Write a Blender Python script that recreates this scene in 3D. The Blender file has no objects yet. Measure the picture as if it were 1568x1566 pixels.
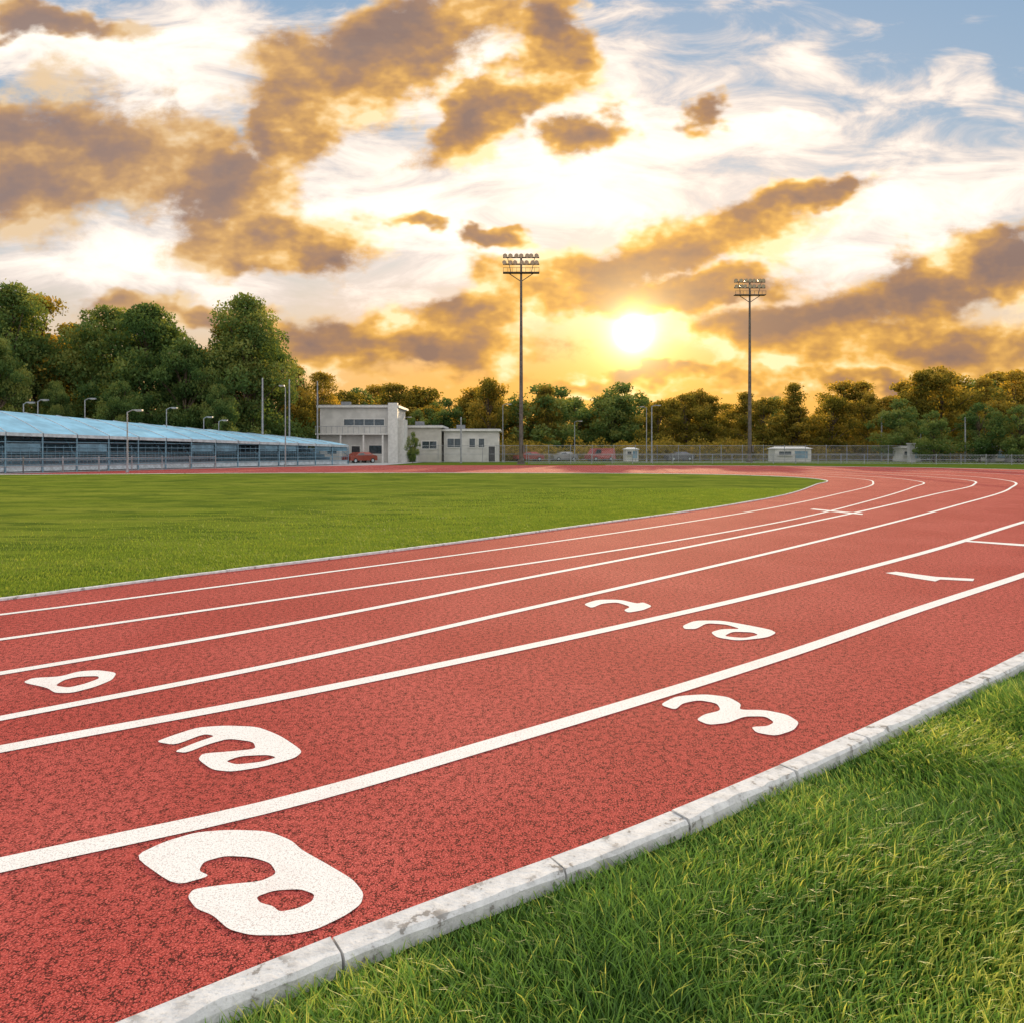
import bpy, math, random
import numpy as np
from mathutils import Vector
from mathutils.geometry import tessellate_polygon
random.seed(7); rng=np.random.default_rng(7)
H=1.6; F=1100.0; CX=784.0; HY=690.0
def g(a,b):            # image pixel coordinates -> metres on the ground plane
    d=b-HY
    return (H*(a-CX)/d, H*F/d)
# ------------------------------------------------------------------ helpers
class NG:
    def __init__(s,nt): s.nt=nt; s.n=nt.nodes; s.l=nt.links
    def new(s,t,**k):
        n=s.n.new(t)
        for a,b in k.items(): setattr(n,a,b)
        return n
    def put(s,sock,v):
        if v is None: return
        if isinstance(v,bpy.types.NodeSocket): s.l.new(v,sock)
        else: sock.default_value=v
    def m(s,op,a,b=None,c=None,clamp=False):
        n=s.new('ShaderNodeMath',operation=op,use_clamp=clamp)
        s.put(n.inputs[0],a); s.put(n.inputs[1],b); s.put(n.inputs[2],c)
        return n.outputs[0]
    def v(s,op,a,b=None,c=None,sc=None):
        n=s.new('ShaderNodeVectorMath',operation=op)
        s.put(n.inputs[0],a); s.put(n.inputs[1],b); s.put(n.inputs[2],c)
        if sc is not None: s.put(n.inputs['Scale'],sc)
        return n.outputs['Value'] if op in('LENGTH','DOT_PRODUCT') else n.outputs[0]
    def comb(s,x,y,z):
        n=s.new('ShaderNodeCombineXYZ'); s.put(n.inputs[0],x); s.put(n.inputs[1],y); s.put(n.inputs[2],z); return n.outputs[0]
    def noise(s,vec,scale,detail=4,rough=.5,dist=0,col=False,dim='2D'):
        n=s.new('ShaderNodeTexNoise',noise_dimensions=dim); s.put(n.inputs['Vector'],vec); n.inputs['Scale'].default_value=scale
        n.inputs['Detail'].default_value=detail; n.inputs['Roughness'].default_value=rough; n.inputs['Distortion'].default_value=dist
        return n.outputs['Color' if col else 'Fac']
    def vor(s,vec,scale,feature='F1',out='Distance',rnd=1):
        n=s.new('ShaderNodeTexVoronoi',feature=feature,voronoi_dimensions='2D'); s.put(n.inputs['Vector'],vec); n.inputs['Scale'].default_value=scale
        n.inputs['Randomness'].default_value=rnd
        return n.outputs[out]
    def mr(s,val,a,b,c=0.,d=1.,smooth=True):
        n=s.new('ShaderNodeMapRange',interpolation_type='SMOOTHSTEP' if smooth else 'LINEAR')
        s.put(n.inputs[0],val)
        for i,q in zip((1,2,3,4),(a,b,c,d)): s.put(n.inputs[i],q)
        return n.outputs[0]
    def mix(s,f,a,b,bt='MIX'):
        n=s.new('ShaderNodeMix',data_type='RGBA',blend_type=bt)
        s.put(n.inputs[0],f)
        s.put(n.inputs[6],a if isinstance(a,bpy.types.NodeSocket) else (*a,1)[:4])
        s.put(n.inputs[7],b if isinstance(b,bpy.types.NodeSocket) else (*b,1)[:4])
        return n.outputs[2]
    def ramp(s,f,stops):
        n=s.new('ShaderNodeValToRGB'); s.put(n.inputs[0],f); e=n.color_ramp.elements
        while len(e)<len(stops): e.new(.5)
        for i,(p,c) in enumerate(stops): e[i].position=p; e[i].color=(*c,1)
        return n.outputs[0]
def newmat(name):
    m=bpy.data.materials.new(name); m.use_nodes=True; m.node_tree.nodes.clear()
    G=NG(m.node_tree); out=G.new('ShaderNodeOutputMaterial'); return m,G,out
def pbsdf(G,out,col,rough=.7,metal=0,spec=.4,bump=None,bs=.3,bd=.01,normal=None):
    b=G.new('ShaderNodeBsdfPrincipled')
    G.put(b.inputs['Base Color'],col if isinstance(col,bpy.types.NodeSocket) else (*col,1))
    G.put(b.inputs['Roughness'],rough); b.inputs['Metallic'].default_value=metal
    b.inputs['Specular IOR Level'].default_value=spec
    if bump is not None:
        n=G.new('ShaderNodeBump'); n.inputs['Strength'].default_value=bs; n.inputs['Distance'].default_value=bd
        G.put(n.inputs['Height'],bump); G.l.new(n.outputs[0],b.inputs['Normal'])
    if out: G.l.new(b.outputs[0],out.inputs[0])
    return b
def simple(name,col,rough=.6,metal=0,var=.12,scale=3.,spec=.4):
    m,G,out=newmat(name)
    pos=G.new('ShaderNodeNewGeometry').outputs['Position']
    n=G.noise(pos,scale,3,.6,dim='3D')
    c=G.mix(G.mr(n,.35,.65),tuple(x*(1-var*1.5) for x in col),tuple(min(1,x*(1+var)) for x in col))
    pbsdf(G,out,c,rough,metal,spec)
    return m
def mk(name,verts,faces,mats,midx=None,parent=None,smooth=False):
    me=bpy.data.meshes.new(name); me.from_pydata([tuple(v) for v in verts],[],faces)
    for m in mats: me.materials.append(m)
    if midx is not None: me.polygons.foreach_set('material_index',midx)
    if smooth: me.polygons.foreach_set('use_smooth',[True]*len(faces))
    me.update(); o=bpy.data.objects.new(name,me); bpy.context.scene.collection.objects.link(o)
    if parent: o.parent=parent
    return o
def empty(name,loc=(0,0,0),rot=0):
    o=bpy.data.objects.new(name,None); bpy.context.scene.collection.objects.link(o)
    o.location=loc; o.rotation_euler=(0,0,rot); return o
class MB:
    def __init__(s): s.v=[]; s.f=[]; s.mi=[]
    def box(s,x0,x1,y0,y1,z0,z1,mi=0):
        b=len(s.v); s.v+=[(x0,y0,z0),(x1,y0,z0),(x1,y1,z0),(x0,y1,z0),(x0,y0,z1),(x1,y0,z1),(x1,y1,z1),(x0,y1,z1)]
        for f in((3,2,1,0),(4,5,6,7),(0,1,5,4),(1,2,6,5),(2,3,7,6),(3,0,4,7)): s.f.append(tuple(b+i for i in f)); s.mi.append(mi)
    def rod(s,p,q,r0,r1=None,n=8,mi=0):
        if r1 is None: r1=r0
        p=Vector(p);q=Vector(q);d=(q-p)
        if d.length<1e-6:return
        d.normalize(); a=d.orthogonal().normalized(); c=d.cross(a); b=len(s.v)
        for P,r in((p,r0),(q,r1)):
            for i in range(n):
                t=2*math.pi*i/n; s.v.append(tuple(P+a*math.cos(t)*r+c*math.sin(t)*r))
        for i in range(n):
            j=(i+1)%n; s.f.append((b+i,b+j,b+n+j,b+n+i)); s.mi.append(mi)
        s.f.append(tuple(b+i for i in reversed(range(n)))); s.mi.append(mi)
        s.f.append(tuple(b+n+i for i in range(n))); s.mi.append(mi)
    def quad(s,a,b_,c,d,mi=0):
        b=len(s.v); s.v+=[a,b_,c,d]; s.f.append((b,b+1,b+2,b+3)); s.mi.append(mi)
    def obj(s,name,mats,parent=None,smooth=False): return mk(name,s.v,s.f,mats,s.mi,parent,smooth)
def spline(P,step=.25):
    P=np.array(P,float); t=np.r_[0,np.cumsum(np.linalg.norm(np.diff(P,axis=0),axis=1))]
    n=len(P); T=np.zeros_like(P)
    for i in range(n):
        if i==0: T[i]=(P[1]-P[0])/(t[1]-t[0])
        elif i==n-1: T[i]=(P[-1]-P[-2])/(t[-1]-t[-2])
        else:
            d0=(P[i]-P[i-1])/(t[i]-t[i-1]); d1=(P[i+1]-P[i])/(t[i+1]-t[i]); h0=t[i]-t[i-1];h1=t[i+1]-t[i]
            T[i]=(d0*h1+d1*h0)/(h0+h1)
    out=[]
    for i in range(n-1):
        h=t[i+1]-t[i]; k=max(2,int(h/step)); u=np.linspace(0,1,k,endpoint=False)[:,None]
        out.append((2*u**3-3*u**2+1)*P[i]+(u**3-2*u**2+u)*h*T[i]+(-2*u**3+3*u**2)*P[i+1]+(u**3-u**2)*h*T[i+1])
    out.append(P[-1:]); return np.vstack(out)
def offset(C,d):
    T=np.gradient(C,axis=0); T/=np.linalg.norm(T,axis=1)[:,None]+1e-9
    return C+np.c_[-T[:,1],T[:,0]]*d
def ribbon(name,C,w,z,mat,parent=None):
    A=offset(C,w/2);B=offset(C,-w/2);n=len(C)
    v=[(*a,z) for a in A]+[(*b,z) for b in B]
    f=[(n+i,n+i+1,i+1,i) for i in range(n-1)]
    return mk(name,v,f,[mat],None,parent)
def sheet(name,poly,z,mat,holes=(),parent=None):
    loops=[[Vector((p[0],p[1],0)) for p in L] for L in [poly,*holes]]
    tris=tessellate_polygon(loops); vs=[v for L in loops for v in L]
    fs=[]
    for t in tris:
        a,b,c=[vs[i] for i in t]
        fs.append(tuple(t) if (b-a).cross(c-a).z>0 else tuple(reversed(t)))
    return mk(name,[(v.x,v.y,z) for v in vs],fs,[mat],None,parent)

# ------------------------------------------------------------------ camera
cam=bpy.data.cameras.new('camera'); co=bpy.data.objects.new('camera',cam); bpy.context.scene.collection.objects.link(co)
co.location=(0,0,H); co.rotation_euler=(math.pi/2,0,0); cam.sensor_width=36; cam.lens=36*F/1568; cam.shift_y=-(783-HY)/1568
cam.clip_start=.05; cam.clip_end=6000; bpy.context.scene.camera=co
sc=bpy.context.scene; sc.view_settings.view_transform='Standard'; sc.view_settings.look='None'; sc.view_settings.exposure=0

# ------------------------------------------------------------------ sky + sun
SU,SV=(970-CX)/F,(HY-510)/F
sd=Vector((SU,1,SV)).normalized(); s_el=math.asin(sd.z); s_az=math.atan2(sd.x,sd.y)
w=bpy.data.worlds.new("World"); sc.world=w; w.use_nodes=True; w.node_tree.nodes.clear(); G=NG(w.node_tree)
D=G.new('ShaderNodeTexCoord').outputs['Generated']
sp=G.new('ShaderNodeSeparateXYZ'); G.l.new(D,sp.inputs[0]); dx,dy,dz=sp.outputs
ay=G.m('MAXIMUM',G.m('ABSOLUTE',dy),.22); u=G.m('DIVIDE',dx,ay); vv=G.m('DIVIDE',dz,ay)
p=G.comb(u,vv,0); ps=G.comb(u,G.m('MULTIPLY',vv,1.6),0)
wc=G.noise(ps,6,4,.6,col=True)
pw=G.v('MULTIPLY_ADD',wc,(.17,.10,0),(-.085,-.05,0)); pw=G.v('ADD',p,pw)
def blob(vec,x,y,rx,ry,ang=0,wt=1.):
    X,Y,Z=(x-CX)/F,(HY-y)/F,1-wt; rx/=F; ry/=F
    if abs(ang)<4: q=G.v('MULTIPLY_ADD',vec,(1/rx,1/ry,0),(-X/rx,-Y/ry,Z))
    else:
        mp=G.new('ShaderNodeMapping',vector_type='TEXTURE'); G.l.new(vec,mp.inputs[0])
        mp.inputs['Location'].default_value=(X,Y,Z); mp.inputs['Rotation'].default_value=(0,0,math.radians(ang))
        mp.inputs['Scale'].default_value=(rx,ry,1); q=mp.outputs[0]
    return G.v('LENGTH',q)
def blobs(vec,L):
    r=None
    for b in L:
        q=blob(vec,*b); r=q if r is None else G.m('SMOOTH_MIN',r,q,.2)
    return G.m('SUBTRACT',1.,r)
DK=blobs(pw,[(100,245,290,120,0),(330,275,150,85,-20),(90,28,130,32,-8,.8),
 (590,75,270,105,24),(440,190,100,75,55),
 (850,80,100,75,60),(760,170,170,50,30),(890,200,90,42,0,.9),
 (430,385,170,55,0),(640,352,55,15,0,.7),(781,350,48,18,0,.9),
 (1050,378,270,58,14),(1245,300,110,28,10,.9),(880,425,150,56,0),
 (750,468,220,52,10),(620,530,300,56,0),(960,580,230,18,0,.7),(1080,440,170,34,6,.9),
 (1470,420,290,66,12),(1250,490,190,50,4),(1430,535,340,64,0),(1350,592,340,24,0,.8),
 (1080,175,50,32,0,.6),(270,482,160,34,0,.85)])
fb=G.noise(ps,6.5,7,.62)
fbs=G.noise(G.v('ADD',ps,(.03,-.075,0)),6.5,4,.6)
dens=G.m('ADD',G.m('MULTIPLY',DK,1.25),G.m('MULTIPLY',G.m('SUBTRACT',fb,.5),2.0))
alpha=G.mr(dens,-.14,.46)
relief=G.m('SUBTRACT',fb,fbs)
cd=G.v('DOT_PRODUCT',D,tuple(sd)); cd=G.m('MAXIMUM',cd,0.)
near=G.m('POWER',cd,14.); mid=G.m('POWER',cd,90.); tight=G.m('POWER',cd,420.); core=G.m('POWER',cd,1800.); disc=G.m('POWER',cd,11000.)
sky=G.new('ShaderNodeTexSky',sky_type='NISHITA',sun_disc=False); sky.sun_elevation=s_el; sky.sun_rotation=s_az
sky.air_density=1.2; sky.dust_density=1.5
nis=G.v('SCALE',sky.outputs[0],sc=.06)
grad=G.ramp(vv,[(0.,(.95,.50,.18)),(.10,(.95,.60,.30)),(.17,(.88,.74,.60)),(.30,(.70,.72,.75)),(.45,(.38,.53,.70)),(.68,(.29,.46,.68))])
clear=G.mix(.82,nis,grad)
pv=G.comb(G.m('MULTIPLY',u,.8),G.m('MULTIPLY',vv,2.4),.7)
vn=G.noise(pv,7,7,.62,.4)
VL=blobs(pw,[(900,230,560,190,0),(560,330,460,150,0),(1400,320,400,120,8),(220,90,420,110,-5),(230,400,330,80,0),(1220,100,90,60,30,.5),(1500,130,90,50,-50,.5),
 (1230,182,170,20,0,.9),(650,100,500,120,0,.9)])
vd=G.m('ADD',VL,G.m('MULTIPLY',G.m('SUBTRACT',vn,.5),2.4))
va=G.mr(vd,-.25,.45)
vwhite=G.mix(G.mr(vd,.1,1.0),(.88,.77,.70),(1.25,1.14,1.0))
c=G.mix(va,clear,vwhite)
hz=G.mr(vv,.05,.27,1.,0.)
azn=G.mr(cd,.86,.99,.25,.97)
c=G.mix(G.m('MULTIPLY',hz,azn),c,(1.0,.50,.10))
shade=G.m('ADD',dens,G.m('MULTIPLY',relief,-3.6))
ccol=G.ramp(G.m('MULTIPLY',G.m('ADD',shade,.15),.62),[(.0,(1.25,.92,.52)),(.12,(1.1,.70,.27)),(.28,(.86,.46,.10)),(.48,(.58,.30,.085)),(.70,(.38,.21,.12)),(1.,(.25,.16,.135))])
ccool=G.mix(.45,ccol,(.38,.27,.23))
far=G.mr(cd,.78,.96)
ccol=G.mix(far,ccool,ccol)
c=G.mix(G.m('MULTIPLY',alpha,.96),c,ccol)
k=G.v('SCALE',G.comb(1.,.50,.10),sc=G.m('MULTIPLY',near,.10))
k=G.v('ADD',k,G.v('SCALE',G.comb(1.,.55,.10),sc=G.m('MULTIPLY',mid,.24)))
k=G.v('ADD',k,G.v('SCALE',G.comb(1.,.66,.20),sc=G.m('MULTIPLY',tight,.55)))
k=G.v('ADD',k,G.v('SCALE',G.comb(1.,.84,.48),sc=G.m('MULTIPLY',core,1.5)))
k=G.v('ADD',k,G.v('SCALE',G.comb(1.,.95,.8),sc=G.m('MULTIPLY',disc,12.)))
c=G.v('ADD',c,k)
bg=G.new('ShaderNodeBackground'); G.l.new(c,bg.inputs[0]); bg.inputs[1].default_value=1.0
# sky opposite the sun and overhead: unseen broken cloud, brightened as fill light
bn=G.noise(G.v('SCALE',D,sc=2.2),1.,3,.6,dim='3D')
back=G.mix(G.mr(bn,.4,.6),(.86,.96,1.08),(1.55,1.45,1.32))
bg2=G.new('ShaderNodeBackground'); G.l.new(back,bg2.inputs[0]); bg2.inputs[1].default_value=1.0
f=G.m('MAXIMUM',G.mr(dy,.45,.1),G.mr(dz,.52,.68))
mx=G.new('ShaderNodeMixShader'); G.l.new(f,mx.inputs[0]); G.l.new(bg.outputs[0],mx.inputs[1]); G.l.new(bg2.outputs[0],mx.inputs[2])
wo=G.new('ShaderNodeOutputWorld'); G.l.new(mx.outputs[0],wo.inputs[0])
sl=bpy.data.lights.new('sun','SUN'); sl.energy=5.0; sl.angle=math.radians(.6); sl.color=(1,.72,.40)
so=bpy.data.objects.new('sun',sl); sc.collection.objects.link(so); so.rotation_euler=sd.to_track_quat('Z','Y').to_euler(); so.location=(20,60,30)

# ------------------------------------------------------------------ materials
def track_nodes(G):
    pos=G.new('ShaderNodeNewGeometry').outputs['Position']
    gr=G.noise(pos,170,2,.7)
    wob=G.v('MULTIPLY_ADD',G.noise(pos,48,2,.7,col=True),(.032,.032,0),pos)
    e=G.vor(wob,62,'DISTANCE_TO_EDGE')
    patch=G.noise(pos,26,4,.7); big=G.noise(pos,.6,3,.55)
    th=G.mr(patch,.36,.64,.0,.30)
    crack=G.m('SUBTRACT',1.,G.m('DIVIDE',e,G.m('ADD',th,.001)),clamp=True)
    return pos,e,patch,big,crack,gr
m_track,G,out=newmat('red_rubber_track')
pos,e,patch,big,crack,gr=track_nodes(G)
base=G.mix(G.mr(big,.3,.7),(.50,.085,.070),(.60,.125,.105))
base=G.mix(G.mr(gr,.35,.60),(.27,.038,.032),base)
base=G.mix(G.mr(gr,.56,.72,0,.55),base,(.78,.25,.21))
base=G.mix(G.m('MULTIPLY',G.mr(crack,.1,.8),.93),base,(.04,.013,.011))
hgt=G.m('ADD',G.mr(e,0.,.2),G.m('MULTIPLY',gr,.9))
pbsdf(G,out,base,.95,0,.08,hgt,.55,.004)
m_paint,G,out=newmat('white_line_paint')
pos=G.new('ShaderNodeNewGeometry').outputs['Position']
gr=G.noise(pos,150,2,.7); sp2=G.noise(pos,75,3,.7)
b=G.mix(G.mr(gr,.28,.5),(.45,.42,.41),(.80,.79,.78)); b=G.mix(G.mr(G.noise(pos,3,4,.7),.45,.8,0,.25),b,(.62,.47,.43))
b=G.mix(G.mr(sp2,.60,.70,0,.6),b,(.28,.15,.13))
pbsdf(G,out,b,.9,0,.1,gr,.5,.004)
m_curb,G,out=newmat('painted_concrete_kerb')
pos=G.new('ShaderNodeNewGeometry').outputs['Position']
n1=G.noise(pos,14,6,.65,dim='3D'); n2=G.noise(pos,90,3,.6,dim='3D'); n3=G.noise(pos,2.5,3,.6)
b=G.mix(G.mr(n1,.35,.7),(.66,.66,.67),(.46,.46,.47)); b=G.mix(G.mr(n2,.55,.75,0,.6),b,(.33,.32,.31))
chip=G.m('MULTIPLY',G.mr(n1,.57,.61),G.mr(n3,.42,.56)); b=G.mix(G.m('MULTIPLY',chip,.75),b,(.18,.16,.14))
pbsdf(G,out,b,.85,0,.2,G.m('ADD',n1,G.m('MULTIPLY',n2,.3)),.6,.012)
def grass_ground(name,c1,c2,c3,mow=False):
    m,G,out=newmat(name); pos=G.new('ShaderNodeNewGeometry').outputs['Position']
    st=G.v('MULTIPLY',pos,(.3,1.,1.))
    a=G.noise(pos,.5,3,.6); b_=G.noise(pos,9,5,.7); d=G.noise(pos,60,3,.7)
    c=G.mix(G.mr(a,.35,.65),c1,c2); c=G.mix(G.mr(b_,.4,.7,0,.6),c,c3); c=G.mix(G.mr(d,.45,.6,0,.55),c,tuple(x*.35 for x in c1))
    if mow:
        c=G.mix(G.mr(G.noise(st,.7,4,.6),.42,.62,0,.55),c,(.23,.25,.04))
        c=G.mix(G.mr(G.noise(st,1.4,5,.7),.46,.62,0,.75),c,(.055,.095,.015))
    pbsdf(G,out,c,1.,0,.0,G.m('ADD',b_,d),.6,.03)
    return m
m_field=grass_ground('infield_grass',(.13,.18,.022),(.18,.23,.030),(.20,.23,.035),True)
m_ground=grass_ground('ground_grass',(.08,.13,.018),(.12,.17,.022),(.14,.15,.03))
m_soil=grass_ground('lawn_soil',(.03,.055,.01),(.04,.07,.012),(.045,.045,.02))
def blade_mat(name,ca,cb,cc,spec=.3):
    m,G,out=newmat(name); at=G.new('ShaderNodeAttribute',attribute_name='tint').outputs['Fac']
    pos=G.new('ShaderNodeNewGeometry').outputs['Position']; n=G.noise(pos,1.6,2,.5)
    c=G.ramp(G.m('ADD',at,G.m('MULTIPLY',G.m('SUBTRACT',n,.5),.7)),[(0,ca),(.6,cb),(.97,cc)])
    b=pbsdf(G,None,c,.5,0,spec); t=G.new('ShaderNodeBsdfTranslucent'); G.l.new(G.v('SCALE',c,sc=1.4),t.inputs[0])
    mx=G.new('ShaderNodeMixShader'); mx.inputs[0].default_value=.42; G.l.new(b.outputs[0],mx.inputs[1]); G.l.new(t.outputs[0],mx.inputs[2]); G.l.new(mx.outputs[0],out.inputs[0])
    return m
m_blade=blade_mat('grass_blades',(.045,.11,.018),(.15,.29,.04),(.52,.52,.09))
m_blade2=blade_mat('infield_blades',(.12,.19,.022),(.20,.27,.032),(.34,.35,.05),.05)
def leaf_mat(name,ca,cb,cc,tr=.4):
    m,G,out=newmat(name); at=G.new('ShaderNodeAttribute',attribute_name='tint').outputs['Fac']
    oi=G.new('ShaderNodeObjectInfo').outputs['Random']
    f=G.m('ADD',at,G.m('MULTIPLY',G.m('SUBTRACT',oi,.5),.35))
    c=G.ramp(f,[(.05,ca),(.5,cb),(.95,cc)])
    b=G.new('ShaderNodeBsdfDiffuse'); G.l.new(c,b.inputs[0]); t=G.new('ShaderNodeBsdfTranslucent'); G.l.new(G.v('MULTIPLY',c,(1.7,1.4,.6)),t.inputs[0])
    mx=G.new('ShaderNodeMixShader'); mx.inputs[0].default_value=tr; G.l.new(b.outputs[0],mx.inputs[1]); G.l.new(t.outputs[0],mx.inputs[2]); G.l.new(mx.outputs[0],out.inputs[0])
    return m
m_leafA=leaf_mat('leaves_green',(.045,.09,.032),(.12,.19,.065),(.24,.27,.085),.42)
m_leafB=leaf_mat('leaves_warm_lit',(.09,.095,.022),(.23,.20,.045),(.46,.33,.07),.52)  # warm low-sun light on the treeline is put into these leaf colours
m_bark=simple('bark',(.11,.08,.055),.9,var=.3,scale=6)
m_wall=simple('white_stucco',(.52,.51,.49),.85,var=.08,scale=.8)
m_wall2=simple('cream_wall',(.46,.44,.40),.85,var=.08,scale=.8)
m_trim=simple('trim_white',(.6,.59,.57),.6,var=.06)
m_roofg=simple('roof_grey',(.22,.23,.25),.7)
m_glass=simple('dark_glass',(.03,.045,.055),.12,var=.3,spec=.8)
m_steel=simple('galvanised_steel',(.30,.31,.33),.5,.5,var=.12)
m_blsteel=simple('blue_painted_steel',(.15,.26,.34),.5,.2,var=.12)
m_dark=simple('dark_steel',(.045,.045,.05),.5,.3,var=.2)
m_pole=simple('weathered_pole',(.12,.10,.085),.6,.2,var=.2)
m_lamp=simple('lamp_housing',(.20,.16,.11),.4,.5)
m_lens=simple('lamp_lens',(.6,.52,.4),.2,spec=.6,var=.03)
m_blueroof=simple('pale_blue_roof',(.24,.48,.64),.6,.0,var=.12,scale=.6)
m_bluepanel=simple('blue_panel',(.15,.27,.36),.6,var=.2,scale=1)
m_conc=simple('concrete',(.36,.36,.36),.85,var=.12,scale=1)
m_alum=simple('aluminium_bench',(.45,.50,.54),.5,.3)
m_rubber=simple('tyre',(.02,.02,.02),.8)

# ------------------------------------------------------------------ ground, track, infield
n_=4000; mk('ground',[(-n_,-n_,-.06),(n_,-n_,-.06),(n_,n_,-.06),(-n_,n_,-.06)],[(0,1,2,3)],[m_ground])
outerP=[(-13,-7.2),(-6.5,-2.4),(-3.2,.35)]+[g(190,1566),g(600,1402),g(900,1293),g(1200,1170),g(1400,1079),g(1568,998)]+[(10,10.5),(22,20.5),(36,33),(44,47),(41,62),(28,73),(10,77)]
OUT=spline(outerP,.12)
inP=[(-40,-11),(-25,-3.6),(-12,3.6)]+[g(0,918),g(250,886),g(500,856),g(700,831),g(900,804),g(1100,776),g(1200,758),(14.3,33.8),(16.6,38),(16.9,42),(14.5,46.5),(9,49.5),(0.7,50.5),(-15,50.5),(-33,47),(-60,45)]
INN=spline(inP,.2)
sheet('running_track',[*map(tuple,offset(OUT,-.01)),(-15,77),(-24,67),(-30,57),(-36,45),(-50,20),(-50,-30),(-13,-20)],0,m_track)
sheet('infield_lawn',[*map(tuple,INN),(-90,40),(-90,-11)],.004,m_field)
sheet('pavement',[(-36,45.5),(-60,43),(-95,50),(-95,90),(-12,100),(-14,79),(-22,72),(-27,64)],-.03,m_conc)
sheet('lawn_soil',[*map(tuple,OUT[OUT[:,0]<30]),(30,0),(0,-10),(-13,-14)],-.045,m_soil)
L={'a':[(-11,-4.2),(-6,.1)]+[g(0,1325),g(400,1238),g(784,1130),g(1180,1010),g(1400,935),g(1568,880),(13,14.6),(24,24.2),(34,35.5),(38.5,46),(35,59),(24,69.5),(5,73),(-18,73)],
 'b':[(-12,-3),(-7,.4)]+[g(0,1147),g(400,1073),g(784,995),g(1080,930),g(1400,850),g(1568,799),(24,27.5),(32,38),(33.5,48),(29,60),(20,66.5),(0,69),(-21,68.5)],
 'c':[(-14,-3.2),(-8,.7)]+[g(0,1100),g(400,1022),g(784,937),g(895,912),g(1300,817),g(1460,775),(21.0,30.3),(26.0,37.5),(28.2,45),(26.5,53),(18,62),(0,65),(-22,64.5)],
 'd':[(-16,-3),(-9,1)]+[g(0,1031),g(400,963),g(784,889),g(1050,838),g(1300,787),g(1430,757),(21.6,33.6),(24.3,38),(25.2,44),(23,52),(15,59),(0,61.5),(-25,61)],
 'e':[(-18,-2.5),(-10,1.8)]+[g(0,979),g(500,907),g(900,849),g(1200,798),g(1330,767),(17.6,31.5),(20.6,36),(21.9,41),(21.2,48),(15,55.5),(0,58),(-27,57)],
 'f':[(-20,-2.3),(-11.5,2.3)]+[g(0,941),g(500,876),g(900,822),g(1180,778),g(1280,757),(17.6,35),(19.3,39),(19.4,44),(17,50),(9,54),(0,54.6),(-28,53.8)]}
lw={'a':.125,'b':.12,'c':.10,'d':.10,'e':.085,'f':.08}
for k in L: ribbon('lane_line',spline(L[k],.2),lw[k],.004,m_paint)
def kerb(name,C,wd,z0,z1,seg):
    T=np.r_[0,np.cumsum(np.linalg.norm(np.diff(C,axis=0),axis=1))]; tot=T[-1]
    mb=MB(); s=0.
    N2=offset(C,1.)-C
    def at(t): return np.array([np.interp(t,T,C[:,0]),np.interp(t,T,C[:,1])]),np.array([np.interp(t,T,N2[:,0]),np.interp(t,T,N2[:,1])])
    while s<tot-.2:
        e=min(tot,s+seg*random.uniform(.8,1.2)); gap=.005; k=max(2,int((e-s)/.05)); dz=random.uniform(-.004,.004); dn=random.uniform(-.003,.003)
        rings=[]; ch=0
        for i in range(k+1):
            t=s+gap+(e-s-2*gap)*i/k; P,Nn=at(t); j=lambda a:random.uniform(-a,a)
            ch=ch*.5+(random.random()<.16)*random.uniform(.005,.02)
            prof=[(wd/2,z0),(wd/2,z1-.008),(wd/2-.006,z1),(-wd/2+.014+j(.002)+ch,z1+j(.001)),(-wd/2+.003+j(.002)+ch*.7,z1-.014+j(.002)-ch*.5),(-wd/2+j(.003),z0)]
            b=len(mb.v)
            for o,z in prof: mb.v.append((P[0]+Nn[0]*(o+dn),P[1]+Nn[1]*(o+dn),z+dz))
            rings.append(b)
        for a,b in zip(rings,rings[1:]):
            for q in range(5): mb.f.append((a+q,a+q+1,b+q+1,b+q)); mb.mi.append(0)
        mb.f.append(tuple(rings[0]+q for q in reversed(range(6)))); mb.mi.append(0)
        mb.f.append(tuple(rings[-1]+q for q in range(6))); mb.mi.append(0)
        s=e
    return mb.obj(name,[m_curb])
kerb('track_kerb',offset(OUT,-.065),.115,-.08,.018,.8)
kerb('infield_kerb',offset(INN,-.03)[::-1],.06,-.02,.03,2.0)

# painted numerals (outlines in image pixels, mapped onto the ground plane)
def glyph(pts,holes=(),name='painted_number',smooth=True):
    def conv(P):
        Q=np.array([g(*q) for q in P])
        if not smooth: return [tuple(q) for q in Q]
        M=[]; n=len(Q)
        for i in range(n):
            a,b,c_=Q[i-1],Q[i],Q[(i+1)%n]
            for t in(.0,.33,.67,1.):
                p0=b+(a-b)*.3; p2=b+(c_-b)*.3
                M.append(tuple((1-t)**2*p0+2*t*(1-t)*b+t*t*p2))
        return M
    return sheet(name,conv(pts),.0042,m_paint,[conv(h) for h in holes])
glyph([(204,1312),(250,1290),(300,1275),(350,1271),(410,1273),(446,1287),(462,1302),(505,1326),(540,1347),(557,1368),(553,1385),(530,1402),(485,1424),(440,1433),(385,1433),(350,1424),(326,1402),(300,1392),(287,1374),(296,1362),(345,1355),(400,1350),(424,1338),(414,1322),(385,1313),(345,1311),(312,1320),(304,1334),(322,1342),(268,1357)],
 [[(392,1374),(420,1364),(460,1362),(482,1370),(478,1381),(455,1392),(428,1397),(418,1388),(398,1383)]])
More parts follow.
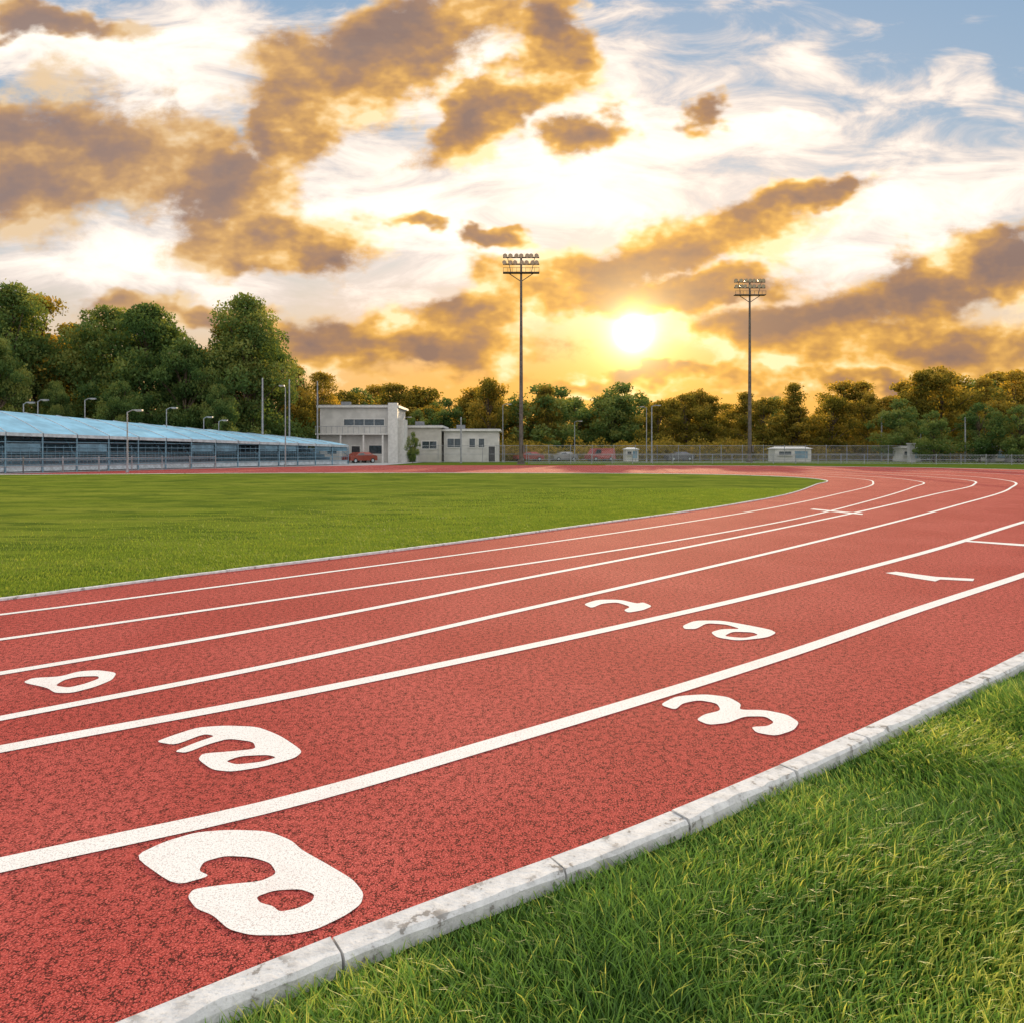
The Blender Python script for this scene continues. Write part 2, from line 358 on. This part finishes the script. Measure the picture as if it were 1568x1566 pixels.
glyph([(238,1136),(262,1127),(302,1114),(345,1111),(395,1113),(430,1127),(464,1150),(452,1161),(400,1175),(355,1182),(325,1179),(303,1163),(310,1154),(350,1151),(392,1147),(388,1136),(350,1131),(318,1140),(285,1153),(266,1151),(300,1137),(330,1127),(312,1124),(268,1141)],
 [[(345,1166),(368,1158),(410,1156),(424,1160),(400,1167),(362,1171)]])
glyph([(34,1045),(50,1038),(92,1036),(120,1028),(150,1026),(179,1030),(172,1041),(145,1052),(110,1061),(84,1061),(72,1053)],[[(84,1050),(98,1041),(120,1036),(150,1035),(152,1039),(130,1047),(105,1053)]])
glyph([(893,925),(915,918),(950,918),(975,924),(985,922),(999,928),(985,934),(962,938),(955,934),(966,929),(945,922),(922,924),(906,931)])
glyph([(1045,958),(1064,950),(1105,950),(1145,957),(1180,964),(1189,969),(1175,976),(1130,981),(1098,976),(1088,968),(1105,963),(1135,963),(1112,956),(1082,954),(1066,963),(1048,963)],[[(1108,974),(1122,967),(1152,968),(1162,972),(1140,977)]])
glyph([(1010,1079),(1035,1066),(1080,1063),(1115,1067),(1135,1078),(1132,1087),(1170,1087),(1205,1094),(1224,1106),(1216,1118),(1188,1127),(1158,1122),(1150,1113),(1175,1112),(1186,1106),(1172,1097),(1140,1097),(1115,1107),(1085,1110),(1066,1102),(1078,1094),(1104,1088),(1098,1077),(1070,1072),(1045,1077),(1034,1087)])
def tick(P): glyph(P,name='track_mark',smooth=False)
tick([(1356,877),(1372,875),(1434,883),(1492,886),(1490,889.5),(1440,887),(1432,890),(1400,885)])
tick([(1476,829),(1482,827.5),(1568,833),(1620,836),(1620,838.5),(1560,835.5)])
tick([(1240,780),(1246,779),(1322,786.5),(1320,788)])

# ------------------------------------------------------------------ grass blades (one mesh each)
def blades(name,X,Y,Z,hh,ww,mat,lean=.5,tint=None,grd=(-.15,0,.08,.15)):
    n=len(X); a=rng.uniform(0,2*np.pi,n)
    ld=rng.uniform(0,2*np.pi,n)*.6+1.5*np.sin(X*1.7+Y*.9)+1.2*np.sin(Y*2.3-X*.6); L_=hh*lean*rng.uniform(.15,1.3,n)
    px,py=np.cos(a)*ww/2,np.sin(a)*ww/2; lx,ly=np.cos(ld)*L_,np.sin(ld)*L_
    V=np.zeros((n,7,3))
    for k,(t,wf) in enumerate(((0,1.),(.4,.9),(.75,.6))):
        cx=X+lx*t**1.8; cy=Y+ly*t**1.8; cz=Z+hh*t*(1-.12*t*lean)
        V[:,2*k]=np.c_[cx-px*wf,cy-py*wf,cz]; V[:,2*k+1]=np.c_[cx+px*wf,cy+py*wf,cz]
    V[:,6]=np.c_[X+lx,Y+ly,Z+hh*(1-.2*lean)]
    me=bpy.data.meshes.new(name); me.vertices.add(n*7); me.vertices.foreach_set('co',V.ravel())
    base=(np.arange(n)*7)[:,None]; idx=np.concatenate([base+np.array([[0,1,3,2]]),base+np.array([[2,3,5,4]]),base+np.array([[4,5,6]])],axis=1).ravel()
    me.loops.add(n*11); me.loops.foreach_set('vertex_index',idx.astype(np.int32))
    ls=((np.arange(n)*11)[:,None]+np.array([[0,4,8]])).ravel()
    me.polygons.add(n*3); me.polygons.foreach_set('loop_start',ls.astype(np.int32))
    me.update(calc_edges=True); me.materials.append(mat)
    if tint is None: tint=rng.beta(2,3,n)
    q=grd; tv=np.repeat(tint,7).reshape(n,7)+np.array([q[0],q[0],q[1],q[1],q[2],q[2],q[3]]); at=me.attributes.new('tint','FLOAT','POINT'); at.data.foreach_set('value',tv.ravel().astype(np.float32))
    o=bpy.data.objects.new(name,me); sc.collection.objects.link(o); return o
def curve_y(C,x,lo,hi):
    q=C[(C[:,0]>lo)&(C[:,0]<hi)]; o=np.argsort(q[:,0]); return np.interp(x,q[o,0],q[o,1])
def nz(X,Y): return .5+.25*np.sin(X*5.1+Y*2.2)+.25*np.sin(Y*6.3-X*3.1+1)
Xs=[];Ys=[]
for (x0,x1,y0,y1,dn) in((-1.2,3.2,1.3,3.4,12000),(0.5,5.0,3.4,6.2,8000),(-4,-1.2,-1.5,2,1800),(3.2,9,.5,3.4,1800),(5,12,3.4,10,1800)):
    n=int((x1-x0)*(y1-y0)*dn); x=rng.uniform(x0,x1,n);y=rng.uniform(y0,y1,n)
    ok=y<curve_y(OUT,x,-12,35)-.155-rng.exponential(.012,n); Xs.append(x[ok]);Ys.append(y[ok])
X=np.concatenate(Xs);Y=np.concatenate(Ys); n=len(X)
hh=rng.uniform(.035,.10,n)*(.7+.8*nz(X,Y)); tall=rng.random(n)<.06; hh[tall]*=1.35
d=curve_y(OUT,X,-12,35)-Y-.15; hh*=np.clip(.5+d*2.,.5,1.)
tn=np.clip(rng.beta(2,3.2,n)+.4*(nz(X*.6,Y*.7)-.5)+(rng.random(n)<.10)*.45,0,1)
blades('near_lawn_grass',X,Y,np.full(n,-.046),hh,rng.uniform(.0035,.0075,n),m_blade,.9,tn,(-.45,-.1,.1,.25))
x=rng.uniform(-18,14,380000); dd=rng.exponential(3.2,len(x)); y=curve_y(INN[:np.argmax(INN[:,0])],x,-38,16.5)+.03+dd*(.3+.05*(x+18)) 
ok=(y<30)&(np.abs(x)<y*.85+1.5)&(rng.random(len(x))<.6); x=x[ok];y=y[ok]; n=len(x)
hh=rng.uniform(.02,.05,n)
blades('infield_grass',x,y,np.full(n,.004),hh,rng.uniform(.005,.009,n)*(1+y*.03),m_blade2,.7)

# ------------------------------------------------------------------ trees
def leafmesh(C,S,tint,mat,trunk=None,name='tree'):
    n=len(C); a=rng.normal(size=(n,3)); a/=np.linalg.norm(a,axis=1)[:,None]; b=rng.normal(size=(n,3)); b-=a*(a*b).sum(1)[:,None]; b/=np.linalg.norm(b,axis=1)[:,None]
    a=a*S[:,None]*.5; b=b*S[:,None]*.3
    V=np.stack([C-a,C-b,C+a,C+b],1).reshape(-1,3)
    tv=trunk.v if trunk else []; tf=trunk.f if trunk else []
    nv=len(tv)
    me=bpy.data.meshes.new(name)
    me.vertices.add(nv+n*4); me.vertices.foreach_set('co',np.concatenate([np.array(tv,float).reshape(-1,3),V]).ravel())
    li=[i for f in tf for i in f]; sizes=[len(f) for f in tf]
    idx=np.concatenate([np.array(li,np.int32),(nv+np.arange(n*4)).astype(np.int32)])
    st=np.concatenate([np.cumsum([0]+sizes)[:-1],len(li)+np.arange(n)*4]).astype(np.int32)
    me.loops.add(len(idx)); me.loops.foreach_set('vertex_index',idx); me.polygons.add(len(st)); me.polygons.foreach_set('loop_start',st)
    me.materials.append(mat); me.materials.append(m_bark)
    me.update(calc_edges=True)
    me.polygons.foreach_set('material_index',np.r_[np.ones(len(tf),np.int32),np.zeros(n,np.int32)].astype(np.int32))
    at=me.attributes.new('tint','FLOAT','POINT'); at.data.foreach_set('value',np.r_[np.zeros(nv),np.repeat(tint,4)].astype(np.float32))
    return me
def tree_mesh(Ht,R,cb,nb,nl,leaf,mat,peak=.5,br=.16,ragged=.25):
    tr=MB(); lean=np.array([random.uniform(-.4,.4),random.uniform(-.4,.4)])
    prev=Vector((0,0,-.3)); r=Ht*.024; pts=[prev]
    for i in range(1,7):
        q=Vector((lean[0]*i/6*1.2+random.uniform(-.15,.15),lean[1]*i/6*1.2,Ht*.8*i/6)); tr.rod(prev,q,r,r*.78,8); r*=.78; prev=q; pts.append(q)
    C=[];S=[];Tn=[]
    for k in range(nb):
        t=random.random()**.9; zz=Ht*(cb+(1-cb)*t)
        env=R*max(.12,math.sin(math.pi*min(1,max(0,(t**(math.log(.5)/math.log(peak)))*.86+.1)))**.7)
        rb=Ht*br*random.uniform(.45,1.)*(.6+.4*env/R)
        th=random.uniform(0,2*math.pi); rr=max(0,env-rb*.6)*math.sqrt(random.random())*(1+random.uniform(-ragged,ragged))
        zc=min(zz,Ht-rb*.55); c=np.array([math.cos(th)*rr+lean[0],math.sin(th)*rr+lean[1],zc])
        j=min(5,max(1,int(zc/(Ht*.8)*6*.7))); base=pts[j]; midp=(base+Vector(c))/2+Vector((0,0,.3))
        if k%2==0: tr.rod(base,midp,Ht*.007,Ht*.005,5); tr.rod(midp,Vector(c),Ht*.005,Ht*.002,5)
        m=int(nl/nb*(rb/(Ht*br*.72))**2); v=rng.normal(size=(m,3)); v/=np.linalg.norm(v,axis=1)[:,None]
        rad=rb*(.35+.75*rng.random(m)**.6)*(1+.25*np.sin(v[:,0]*6+k)*np.sin(v[:,1]*5+k*2))
        P=c+v*rad[:,None]*np.array([1.15,1.15,.75])+rng.normal(size=(m,3))*rb*.09
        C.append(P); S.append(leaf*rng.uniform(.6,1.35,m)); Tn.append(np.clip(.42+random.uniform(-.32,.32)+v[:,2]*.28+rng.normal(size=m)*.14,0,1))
    return leafmesh(np.concatenate(C),np.concatenate(S),np.concatenate(Tn),mat,tr)
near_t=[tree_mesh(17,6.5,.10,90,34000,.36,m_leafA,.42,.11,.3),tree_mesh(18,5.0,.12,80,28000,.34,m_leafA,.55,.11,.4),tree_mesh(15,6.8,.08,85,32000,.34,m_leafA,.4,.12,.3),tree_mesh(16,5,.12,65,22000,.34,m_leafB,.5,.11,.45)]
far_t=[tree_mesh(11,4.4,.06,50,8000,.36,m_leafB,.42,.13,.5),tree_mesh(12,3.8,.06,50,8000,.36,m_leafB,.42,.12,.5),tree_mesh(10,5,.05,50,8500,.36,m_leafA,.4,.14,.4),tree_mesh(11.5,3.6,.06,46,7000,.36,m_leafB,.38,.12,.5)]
def tree(me,x,D,top,kind_h,sx=1.):
    Ht=H+(HY-top)*D/F; s=Ht/kind_h
    o=bpy.data.objects.new('tree',me); sc.collection.objects.link(o); o.location=((x-CX)/F*D,D,-.06); o.scale=(s*sx,s*sx,s); o.rotation_euler=(0,0,random.uniform(0,6.28)); return o
NH=[17,18,15,16]; FH=[11,12,10,11.5]
for x,D,top,k,sx in [(-150,78,440,0,1),(-60,80,450,1,1.1),(12,78,436,1,.8),(56,84,455,3,.9),(-10,70,520,2,.7),(112,92,500,3,1),(160,84,472,2,.8),(228,82,468,0,.85),(282,80,520,2,.75),(300,88,535,3,.9),(348,88,500,3,.8),(384,86,455,1,.92),(412,94,520,0,.7),(335,78,590,2,.6),(455,100,562,3,.8),(492,108,572,3,.9),(185,74,585,2,.7),(85,74,585,0,.6)]:
    tree(near_t[k],x,D,top,NH[k],sx)
xs=520
while xs<1720:
    k=random.choice([0,1,2,3,0,1]); base=600 if xs<900 else (612 if xs<1280 else 598)
    top=base+random.uniform(-14,16)-(12 if random.random()<.18 else 0)
    if xs>1380: top-=15
    tree(far_t[k],xs,random.uniform(118,142),top,FH[k],random.uniform(.95,1.3)); xs+=random.uniform(20,34)
for x,D,top,k,sx in [(1405,112,570,1,.8),(1445,112,562,0,.85),(1505,116,580,1,.8),(1560,100,568,1,1.),(1600,105,590,0,1),(1380,106,612,2,.9),(1330,118,598,3,.8),(1430,98,630,2,.8),(1500,98,618,2,.9),(1560,95,622,2,.9),(1640,95,605,2,1),(748,118,580,0,.8),(835,122,592,1,.8),(1212,120,588,1,.8),(1075,125,596,0,.8),(935,130,602,2,.9),(640,112,628,2,.6),(632,92,662,2,.5)]:
    tree(far_t[k],x,D,top,FH[k],sx)
def belt(name,P,n,hlo,hhi,leaf,mat):
    C=[];S=[];T=[]
    for i in range(n):
        t=random.random(); a=np.interp(t,np.linspace(0,1,len(P)),[q[0] for q in P]); b=np.interp(t,np.linspace(0,1,len(P)),[q[1] for q in P])+random.uniform(-3,3)
        r=random.uniform(1.2,2.6); zc=random.uniform(.3,random.uniform(hlo,hhi)-r*.5); m=200
        v=rng.normal(size=(m,3)); v/=np.linalg.norm(v,axis=1)[:,None]
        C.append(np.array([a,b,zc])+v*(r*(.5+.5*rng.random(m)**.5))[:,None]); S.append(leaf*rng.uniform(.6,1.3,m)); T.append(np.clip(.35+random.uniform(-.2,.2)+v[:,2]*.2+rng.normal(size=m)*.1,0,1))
    me=leafmesh(np.concatenate(C),np.concatenate(S),np.concatenate(T),mat,None,name); o=bpy.data.objects.new(name,me); sc.collection.objects.link(o)
belt('distant_treeline',[(-120,120),(-40,140),(30,148),(90,140),(170,118)],700,5.,10.5,.5,m_leafB)
belt('hedge',[(-110,84),(-60,80),(-34,84),(-26,100)],300,2.5,6,.42,m_leafA)
belt('shrub_belt',[(-2,112),(40,118),(95,112)],240,1.2,3.6,.4,m_leafB)

# ------------------------------------------------------------------ floodlight masts
def mast(x,D,top,name='floodlight_mast'):
    X0=(x-CX)/F*D; Ht=H+(HY-top)*D/F; e=empty(name,(X0,D,-.06))
    a=MB(); a.rod((0,0,0),(0,0,Ht*.5),.27,.2,12); a.rod((0,0,Ht*.5),(0,0,Ht-.2),.2,.12,12); a.rod((0,0,0),(0,0,.5),.42,.42,12); a.box(-.5,.5,-.5,.5,-.1,.12)
    a.box(.2,.5,-.34,-.14,1.4,2.3)
    for q in range(12): a.rod((-.28,0,3+q*.5),(-.5,0,3+q*.5),.015,n=5)
    a.obj('shaft',[m_pole],e)
    b=MB(); W=2.15
    for z in(Ht-.15,Ht-.95): b.box(-W,W,-.08,.08,z-.07,z+.07)
    b.box(-W,W,-.45,.35,Ht-2.02,Ht-1.94); b.box(-W,W,-.47,-.43,Ht-1.5,Ht-1.46)
    for i in range(9): xx=-W+.05+i*(2*W-.1)/8; b.box(xx-.02,xx+.02,-.47,-.43,Ht-1.96,Ht-1.46)
    for s in(-1,1): b.rod((s*1.6,0,Ht-.2),(s*1.2,0,Ht-1.95),.04); b.rod((0,0,Ht-3.),(s*1.5,0,Ht-2.),.05)
    b.obj('crossarms',[m_pole],e)
    l=MB()
    for z in(Ht-.15,Ht-.95):
        for i in range(7):
            xx=-W+.25+i*(2*W-.5)/6; p0=Vector((xx,.05,z+.30)); dr=Vector((random.choice([-.25,0,.25]),-.8,-.45)).normalized()
            l.rod(p0-dr*.05,p0+dr*.3,.13,.27,10,0); l.rod(p0+dr*.3,p0+dr*.33,.25,.25,10,1); l.rod((xx,0,z),p0,.03,n=5)
    l.obj('lamps',[m_lamp,m_lens],e)
    return e
mast(798,85,392); mast(1148,100,430)
def lamp_post(x,D,top,arm=1.2,name='street_lamp',r=.07):
    X0=(x-CX)/F*D; Ht=H+(HY-top)*D/F; m=MB(); m.rod((0,0,0),(0,0,Ht),r,r*.6,8); m.rod((0,0,0),(0,0,.35),r*1.8,r*1.5,8)
    m.rod((0,0,Ht-.05),(arm*.5,0,Ht+.12),r*.5,n=6); m.rod((arm*.5,0,Ht+.12),(arm,0,Ht+.12),r*.5,n=6)
    m.box(arm-.1,arm+.4,-.12,.12,Ht+.05,Ht+.17,0); m.box(arm-.02,arm+.32,-.08,.08,Ht+.02,Ht+.048,1)
    o=m.obj(name,[m_steel,m_lens]); o.location=(X0,D,-.05); return o
for a in [(195,52,630,.7),(437,70,592,-.5),(130,66,612,.6),(255,68,626,.6),(58,62,614,.5),(312,72,640,.5),(770,100,620,.8),(998,97,622,.8,'street_lamp',.11),(990,97,624,-.8),(880,103,646,.7),(1410,100,664,.6),(335,74,645,.5),(36,60,618,.5),(620,98,640,.5)]: lamp_post(*a)
def util(x,D,top,cross=False,r=.13,name='utility_pole'):
    X0=(x-CX)/F*D; Ht=H+(HY-top)*D/F; m=MB(); m.rod((0,0,0),(0,0,Ht),r,r*.65,8)
    m.rod((0,0,Ht),(0,0,Ht+.12),r*.8,.02,8)
    o=m.obj(name,[m_steel]); o.location=(X0,D,-.05)
for a in [(402,78,580),(443,84,582),(486,88,585),(706,92,640),(1478,98,640),(1350,110,640)]: util(*a)

# ------------------------------------------------------------------ grandstand (left)
def stand():
    A=np.array([-52.,26.]); B=np.array([-19.0,82.]); d=(B-A); Ln=np.linalg.norm(d); d/=Ln; nrm=np.array([-d[1],d[0]])
    e=empty('grandstand')
    def P(s,o,z): q=A+d*s+nrm*o; return (q[0],q[1],z)
    zf=lambda s:2.95-.75*max(0,(s-28)/(Ln-28)); zb=lambda s:5.1-2.0*max(0,(s-28)/(Ln-28))
    K=26; roof=MB()
    for i in range(K):
        s0=Ln*i/K+.03; s1=Ln*(i+1)/K-.03
        for k in range(6):
            t0,t1=k/6,(k+1)/6
            def R(s,t,dz=0): return P(s,8*t-.5,zf(s)+(zb(s)-zf(s))*(math.sin(t*math.pi/2)*.6+t*.4)+dz)
            roof.quad(R(s0,t0),R(s1,t0),R(s1,t1),R(s0,t1),0); roof.quad(R(s0,t1,-.08),R(s1,t1,-.08),R(s1,t0,-.08),R(s0,t0,-.08),0)
        roof.quad(P(s0,-.5,zf(s0)-.25),P(s1,-.5,zf(s1)-.25),P(s1,-.5,zf(s1)),P(s0,-.5,zf(s0)),1)
        for t in(0,.25,.5,.75): roof.rod(R(s0-.03,t,.03),R(s0-.03,t+.25,.03),.035,n=5,mi=1)
    roof.obj('roof',[m_blueroof,m_alum],e)
    fr=MB()
    for i in range(K+1):
        s=Ln*i/K
        fr.rod(P(s,-.4,-.05),P(s,-.4,zf(s)-.05),.06,n=6); fr.rod(P(s,7.4,-.05),P(s,7.4,zb(s)-.3),.07,n=6); fr.rod(P(s,-.4,zf(s)-.15),P(s,7.4,zb(s)-.35),.05,n=6)
        fr.rod(P(s,-.4,1.0),P(s,1.5,zf(s)-.1),.035,n=5)
    for z in(.55,1.0,1.45,1.9,2.3):
        fr.rod(P(0,-.42,z),P(Ln,-.42,z*.97-.1),.03,n=5)
    n=int(Ln/.3)
    for i in range(n):
        s=Ln*i/n; fr.rod(P(s,-.42,.55),P(s,-.42,2.0 if i%2 else 1.45),.016,n=4)
    fr.obj('frame',[m_blsteel],e)
    st=MB()
    for r in range(7):
        o0=.6+r*.9; z=.45+r*.34
        for (o1,o2,z1,z2,mi) in((o0,o0+.3,z,z+.05,0),(o0+.3,o0+.9,z-.3,z-.26,0),(o0+.88,o0+.92,z-.3,z+.04,1)):
            a=[P(0,o1,z1),P(Ln,o1,z1),P(Ln,o2,z1),P(0,o2,z1),P(0,o1,z2),P(Ln,o1,z2),P(Ln,o2,z2),P(0,o2,z2)]
            b=len(st.v); st.v+=a
            for f in((3,2,1,0),(4,5,6,7),(0,1,5,4),(1,2,6,5),(2,3,7,6),(3,0,4,7)): st.f.append(tuple(b+i for i in f)); st.mi.append(mi)
    st.obj('benches',[m_alum,m_bluepanel],e)
    pl=MB()
    for i in range(K):
        s0=Ln*i/K+.08;s1=Ln*(i+1)/K-.08; pl.quad(P(s0,-.36,.05),P(s1,-.36,.05),P(s1,-.36,.5),P(s0,-.36,.5),0)
        pl.quad(P(s0,7.5,.1),P(s1,7.5,.1),P(s1,7.5,zb(s1)-.5),P(s0,7.5,zb(s0)-.5),0)
        if random.random()<.6: pl.quad(P(s0,-.3,1.5),P(s1,-.3,1.5),P(s1,-.3,2.1),P(s0,-.3,2.1),1)
    pl.obj('panels',[m_alum,m_bluepanel],e)
stand()

# ------------------------------------------------------------------ buildings
def building(name,X0,X1,Yf,dep,Ht,wins,doors=(),wall=m_wall,over=.35,extras=None):
    e=empty(name,(X0,Yf,-.06)); W=X1-X0
    a=MB(); a.box(0,W,0,dep,0,Ht); a.obj('walls',[wall],e)
    r=MB(); r.box(-over,W+over,-over,dep+over,Ht,Ht+.28,0); r.box(-over+.15,W+over-.15,-over+.15,dep+over-.15,Ht+.28,Ht+.36,1); r.box(W*.2,W*.2+1.2,dep*.4,dep*.4+1,Ht+.36,Ht+1.,1); r.obj('roof',[m_trim,m_roofg],e)
    w=MB()
    for (x0,x1,z0,z1) in wins:
        w.box(x0,x1,-.02,.02,z0,z1,1)
        for q in((x0-.1,x1+.1,z0-.12,z0),(x0-.1,x1+.1,z1,z1+.1),(x0-.1,x0,z0,z1),(x1,x1+.1,z0,z1)): w.box(q[0],q[1],-.09,-.003,q[2],q[3],0)
        k=max(1,round((x1-x0)/1.2))
        for i in range(1,k): xx=x0+(x1-x0)*i/k; w.box(xx-.03,xx+.03,-.06,-.022,z0,z1,0)
    if wins: w.obj('windows',[m_trim,m_glass],e)
    d=MB()
    for (x0,x1,z1) in doors:
        d.box(x0,x1,-.04,-.003,.05,z1,0); d.box(x0-.1,x0,-.08,-.003,.0,z1,1); d.box(x1,x1+.1,-.08,-.003,.0,z1,1); d.box(x0-.1,x1+.1,-.08,-.003,z1,z1+.1,1)
    if doors: d.obj('doors',[m_dark,m_trim],e)
    if extras: extras(e,W,dep,Ht)
    return e
def ex1(e,W,dep,Ht):
    a=MB(); a.box(W-1.0,W+.25,-.6,-.004,0,Ht+.6); a.box(W+.002,W+.9,1.,4,0,Ht-1.5); a.obj('stair_tower',[m_trim],e)
    b=MB(); b.box(-.3,W-1.0,-1.3,-.004,3.7,3.85,0)
    for i in range(14): xx=-.25+i*(W-.9)/13; b.box(xx-.025,xx+.025,-1.28,-1.23,3.85,4.75,1)
    b.box(-.3,W-1.0,-1.3,-1.21,4.75,4.82,1); [b.box(q-.1,q+.1,-1.2,-1.,0,3.7,0) for q in(0,3,6,8.5)]
    b.obj('balcony',[m_trim,m_steel],e)
building('press_box_building',-25.4,-15.3,95,8,7.3,[(3.2,8.5,4.95,5.75),(1.,2.2,1.2,2.2),(6.5,8.2,1.2,2.3)],[(4.2,5.3,2.2)],m_wall,.4,ex1)
building('clubhouse_building',-14.9,-9.9,100,8,4.8,[(2.4,4.4,1.9,2.9)],[(.6,1.6,2.2)],m_wall2)
building('field_house_building',-9.6,-1.9,101.2,8,4.35,[(.5,2.4,2.1,3.3),(3.6,4.4,2.1,3.3),(4.9,5.7,2.1,3.3)],[(6.3,7.2,2.2)],m_wall)
def kiosk(X,Y,W,Ht,name='ticket_kiosk'):
    e=empty(name,(X,Y,-.06)); a=MB(); a.box(0,W,0,2.6,0,Ht); a.obj('walls',[m_wall],e)
    r=MB(); r.v+=[(-.2,-.2,Ht),(W+.2,-.2,Ht),(W+.2,2.8,Ht),(-.2,2.8,Ht),(.4,1.3,Ht+.3),(W-.4,1.3,Ht+.3)]
    for f in((0,1,5,4),(1,2,5),(2,3,4,5),(3,0,4),(3,2,1,0)): r.f.append(tuple(f)); r.mi.append(0)
    r.obj('roof',[m_trim],e)
    c=MB(); c.box(W*.12,W*.45,-.03,-.003,1.0,1.5,0); c.box(W*.55,W*.9,-.03,-.003,.5,1.55,1); c.box(W*.08,W*.5,-.35,-.003,.9,.97,2); c.obj('hatches',[m_glass,m_bluepanel,m_trim],e)
kiosk(37.5,102.5,5.2,1.9); kiosk(56.5,104,2.6,2.); kiosk(16.5,104,1.8,1.8); kiosk(70,106,3.0,2.0)

# ------------------------------------------------------------------ vehicles
def car(X,Y,col,rot=0,van=False,name='parked_car'):
    e=empty(name,(X,Y,-.06),rot); m=simple('car_paint',col,.25,.2,var=.03,spec=.7)
    Wd=.88
    prof=[(-2.2,.35),(-2.2,.75),(-2.1,.92),(-1.3,1.0),(-.6,1.42),(.9,1.45),(1.6,1.05),(2.15,.95),(2.22,.7),(2.2,.35)]
    if van: prof=[(-2.3,.35),(-2.3,.9),(-1.9,1.1),(-1.3,1.95),(2.2,2.0),(2.3,1.6),(2.3,.35)]
    b=MB(); n=len(prof)
    for s in(-1,1):
        for (x,z) in prof: b.v.append((x,s*(Wd-(.16 if z>1.05 else 0)),z))
    for i in range(n): j=(i+1)%n; b.f.append((i,j,n+j,n+i)); b.mi.append(0)
    b.f.append(tuple(range(n))); b.mi.append(0); b.f.append(tuple(reversed(range(n,2*n)))); b.mi.append(0)
    b.obj('body',[m],e)
    w=MB()
    for s in(-1,1):
        if van: Q=[[(-1.45,1.15),(-1.1,1.8),(-.3,1.8),(-.3,1.15)]]
        else: Q=[[(-1.1,1.02),(-.55,1.36),(.1,1.38),(.1,1.02)],[(.18,1.02),(.18,1.38),(.82,1.38),(1.35,1.04)]]
        for q in Q: w.quad(*[(a_,s*(Wd+.004),c_) if c_<1.05 else (a_,s*(Wd-.14),c_) for a_,c_ in q])
    w.obj('windows',[m_glass],e)
    t=MB()
    for s in(-1,1):
        for x in(-1.4,1.4): t.rod((x,s*(Wd-.2),.33),(x,s*(Wd+.02),.33),.33,.33,16,0); t.rod((x,s*(Wd+.021),.33),(x,s*(Wd+.035),.33),.19,.17,12,1)
    t.obj('wheels',[m_rubber,m_alum],e)
car(-19.6,92.5,(.28,.06,.04),.9)
car(2.5,108,(.25,.04,.03),.4); car(13.5,110,(.3,.05,.04),.5,True); car(8,112,(.3,.3,.31),.5); car(26,112,(.1,.1,.12),.3); car(63,112,(.25,.25,.27),0,True)

# ------------------------------------------------------------------ chain-link fences
def fence(name,P,Ht,mat=m_steel,sp=3.,mesh=.3):
    m=MB()
    for (a,b) in zip(P,P[1:]):
        a=Vector((*a,-.06));b=Vector((*b,-.06)); d=b-a; Ln=d.length; d.normalize(); n=max(1,int(Ln/sp))
        for i in range(n+1):
            q=a+d*(Ln*i/n); m.rod(q,q+Vector((0,0,Ht+.06)),.045,n=6); m.rod(q+Vector((0,0,Ht+.06)),q+Vector((0,0,Ht+.12)),.055,.01,6)
        for z in(.12,Ht*.5,Ht): m.rod(a+Vector((0,0,z)),b+Vector((0,0,z)),.028,n=5)
        k=int(Ln/mesh)
        for i in range(-int(Ht/mesh),k):
            for s in(0,1):
                s0=i*mesh; s1=s0+Ht; t0=max(0,s0);t1=min(Ln,s1)
                if t1<=t0: continue
                z0=t0-s0;z1=t1-s0
                if s: z0,z1=Ht-z0,Ht-z1
                m.rod(a+d*t0+Vector((0,0,z0)),a+d*t1+Vector((0,0,z1)),.007,n=3)
    return m.obj(name,[mat])
fence('chain_link_fence',[(-13,97),(20,99),(50,101),(110,104)],2.3)
fence('chain_link_fence',[(2,86),(30,90),(60,82),(95,78)],1.1,sp=2.4)
fence('chain_link_fence',[(-46,38),(-33,48.5),(-26,63)],1.1,sp=2.4)
for X0 in(55,66,68.5):
    m=MB(); m.box(-.35,.35,-.35,.35,.25,2.5); m.box(-.45,.45,-.45,.45,2.5,2.65); m.box(-.42,.42,-.42,.42,0,.25); o=m.obj('gate_pillar',[m_conc]); o.location=(X0,99,-.06)
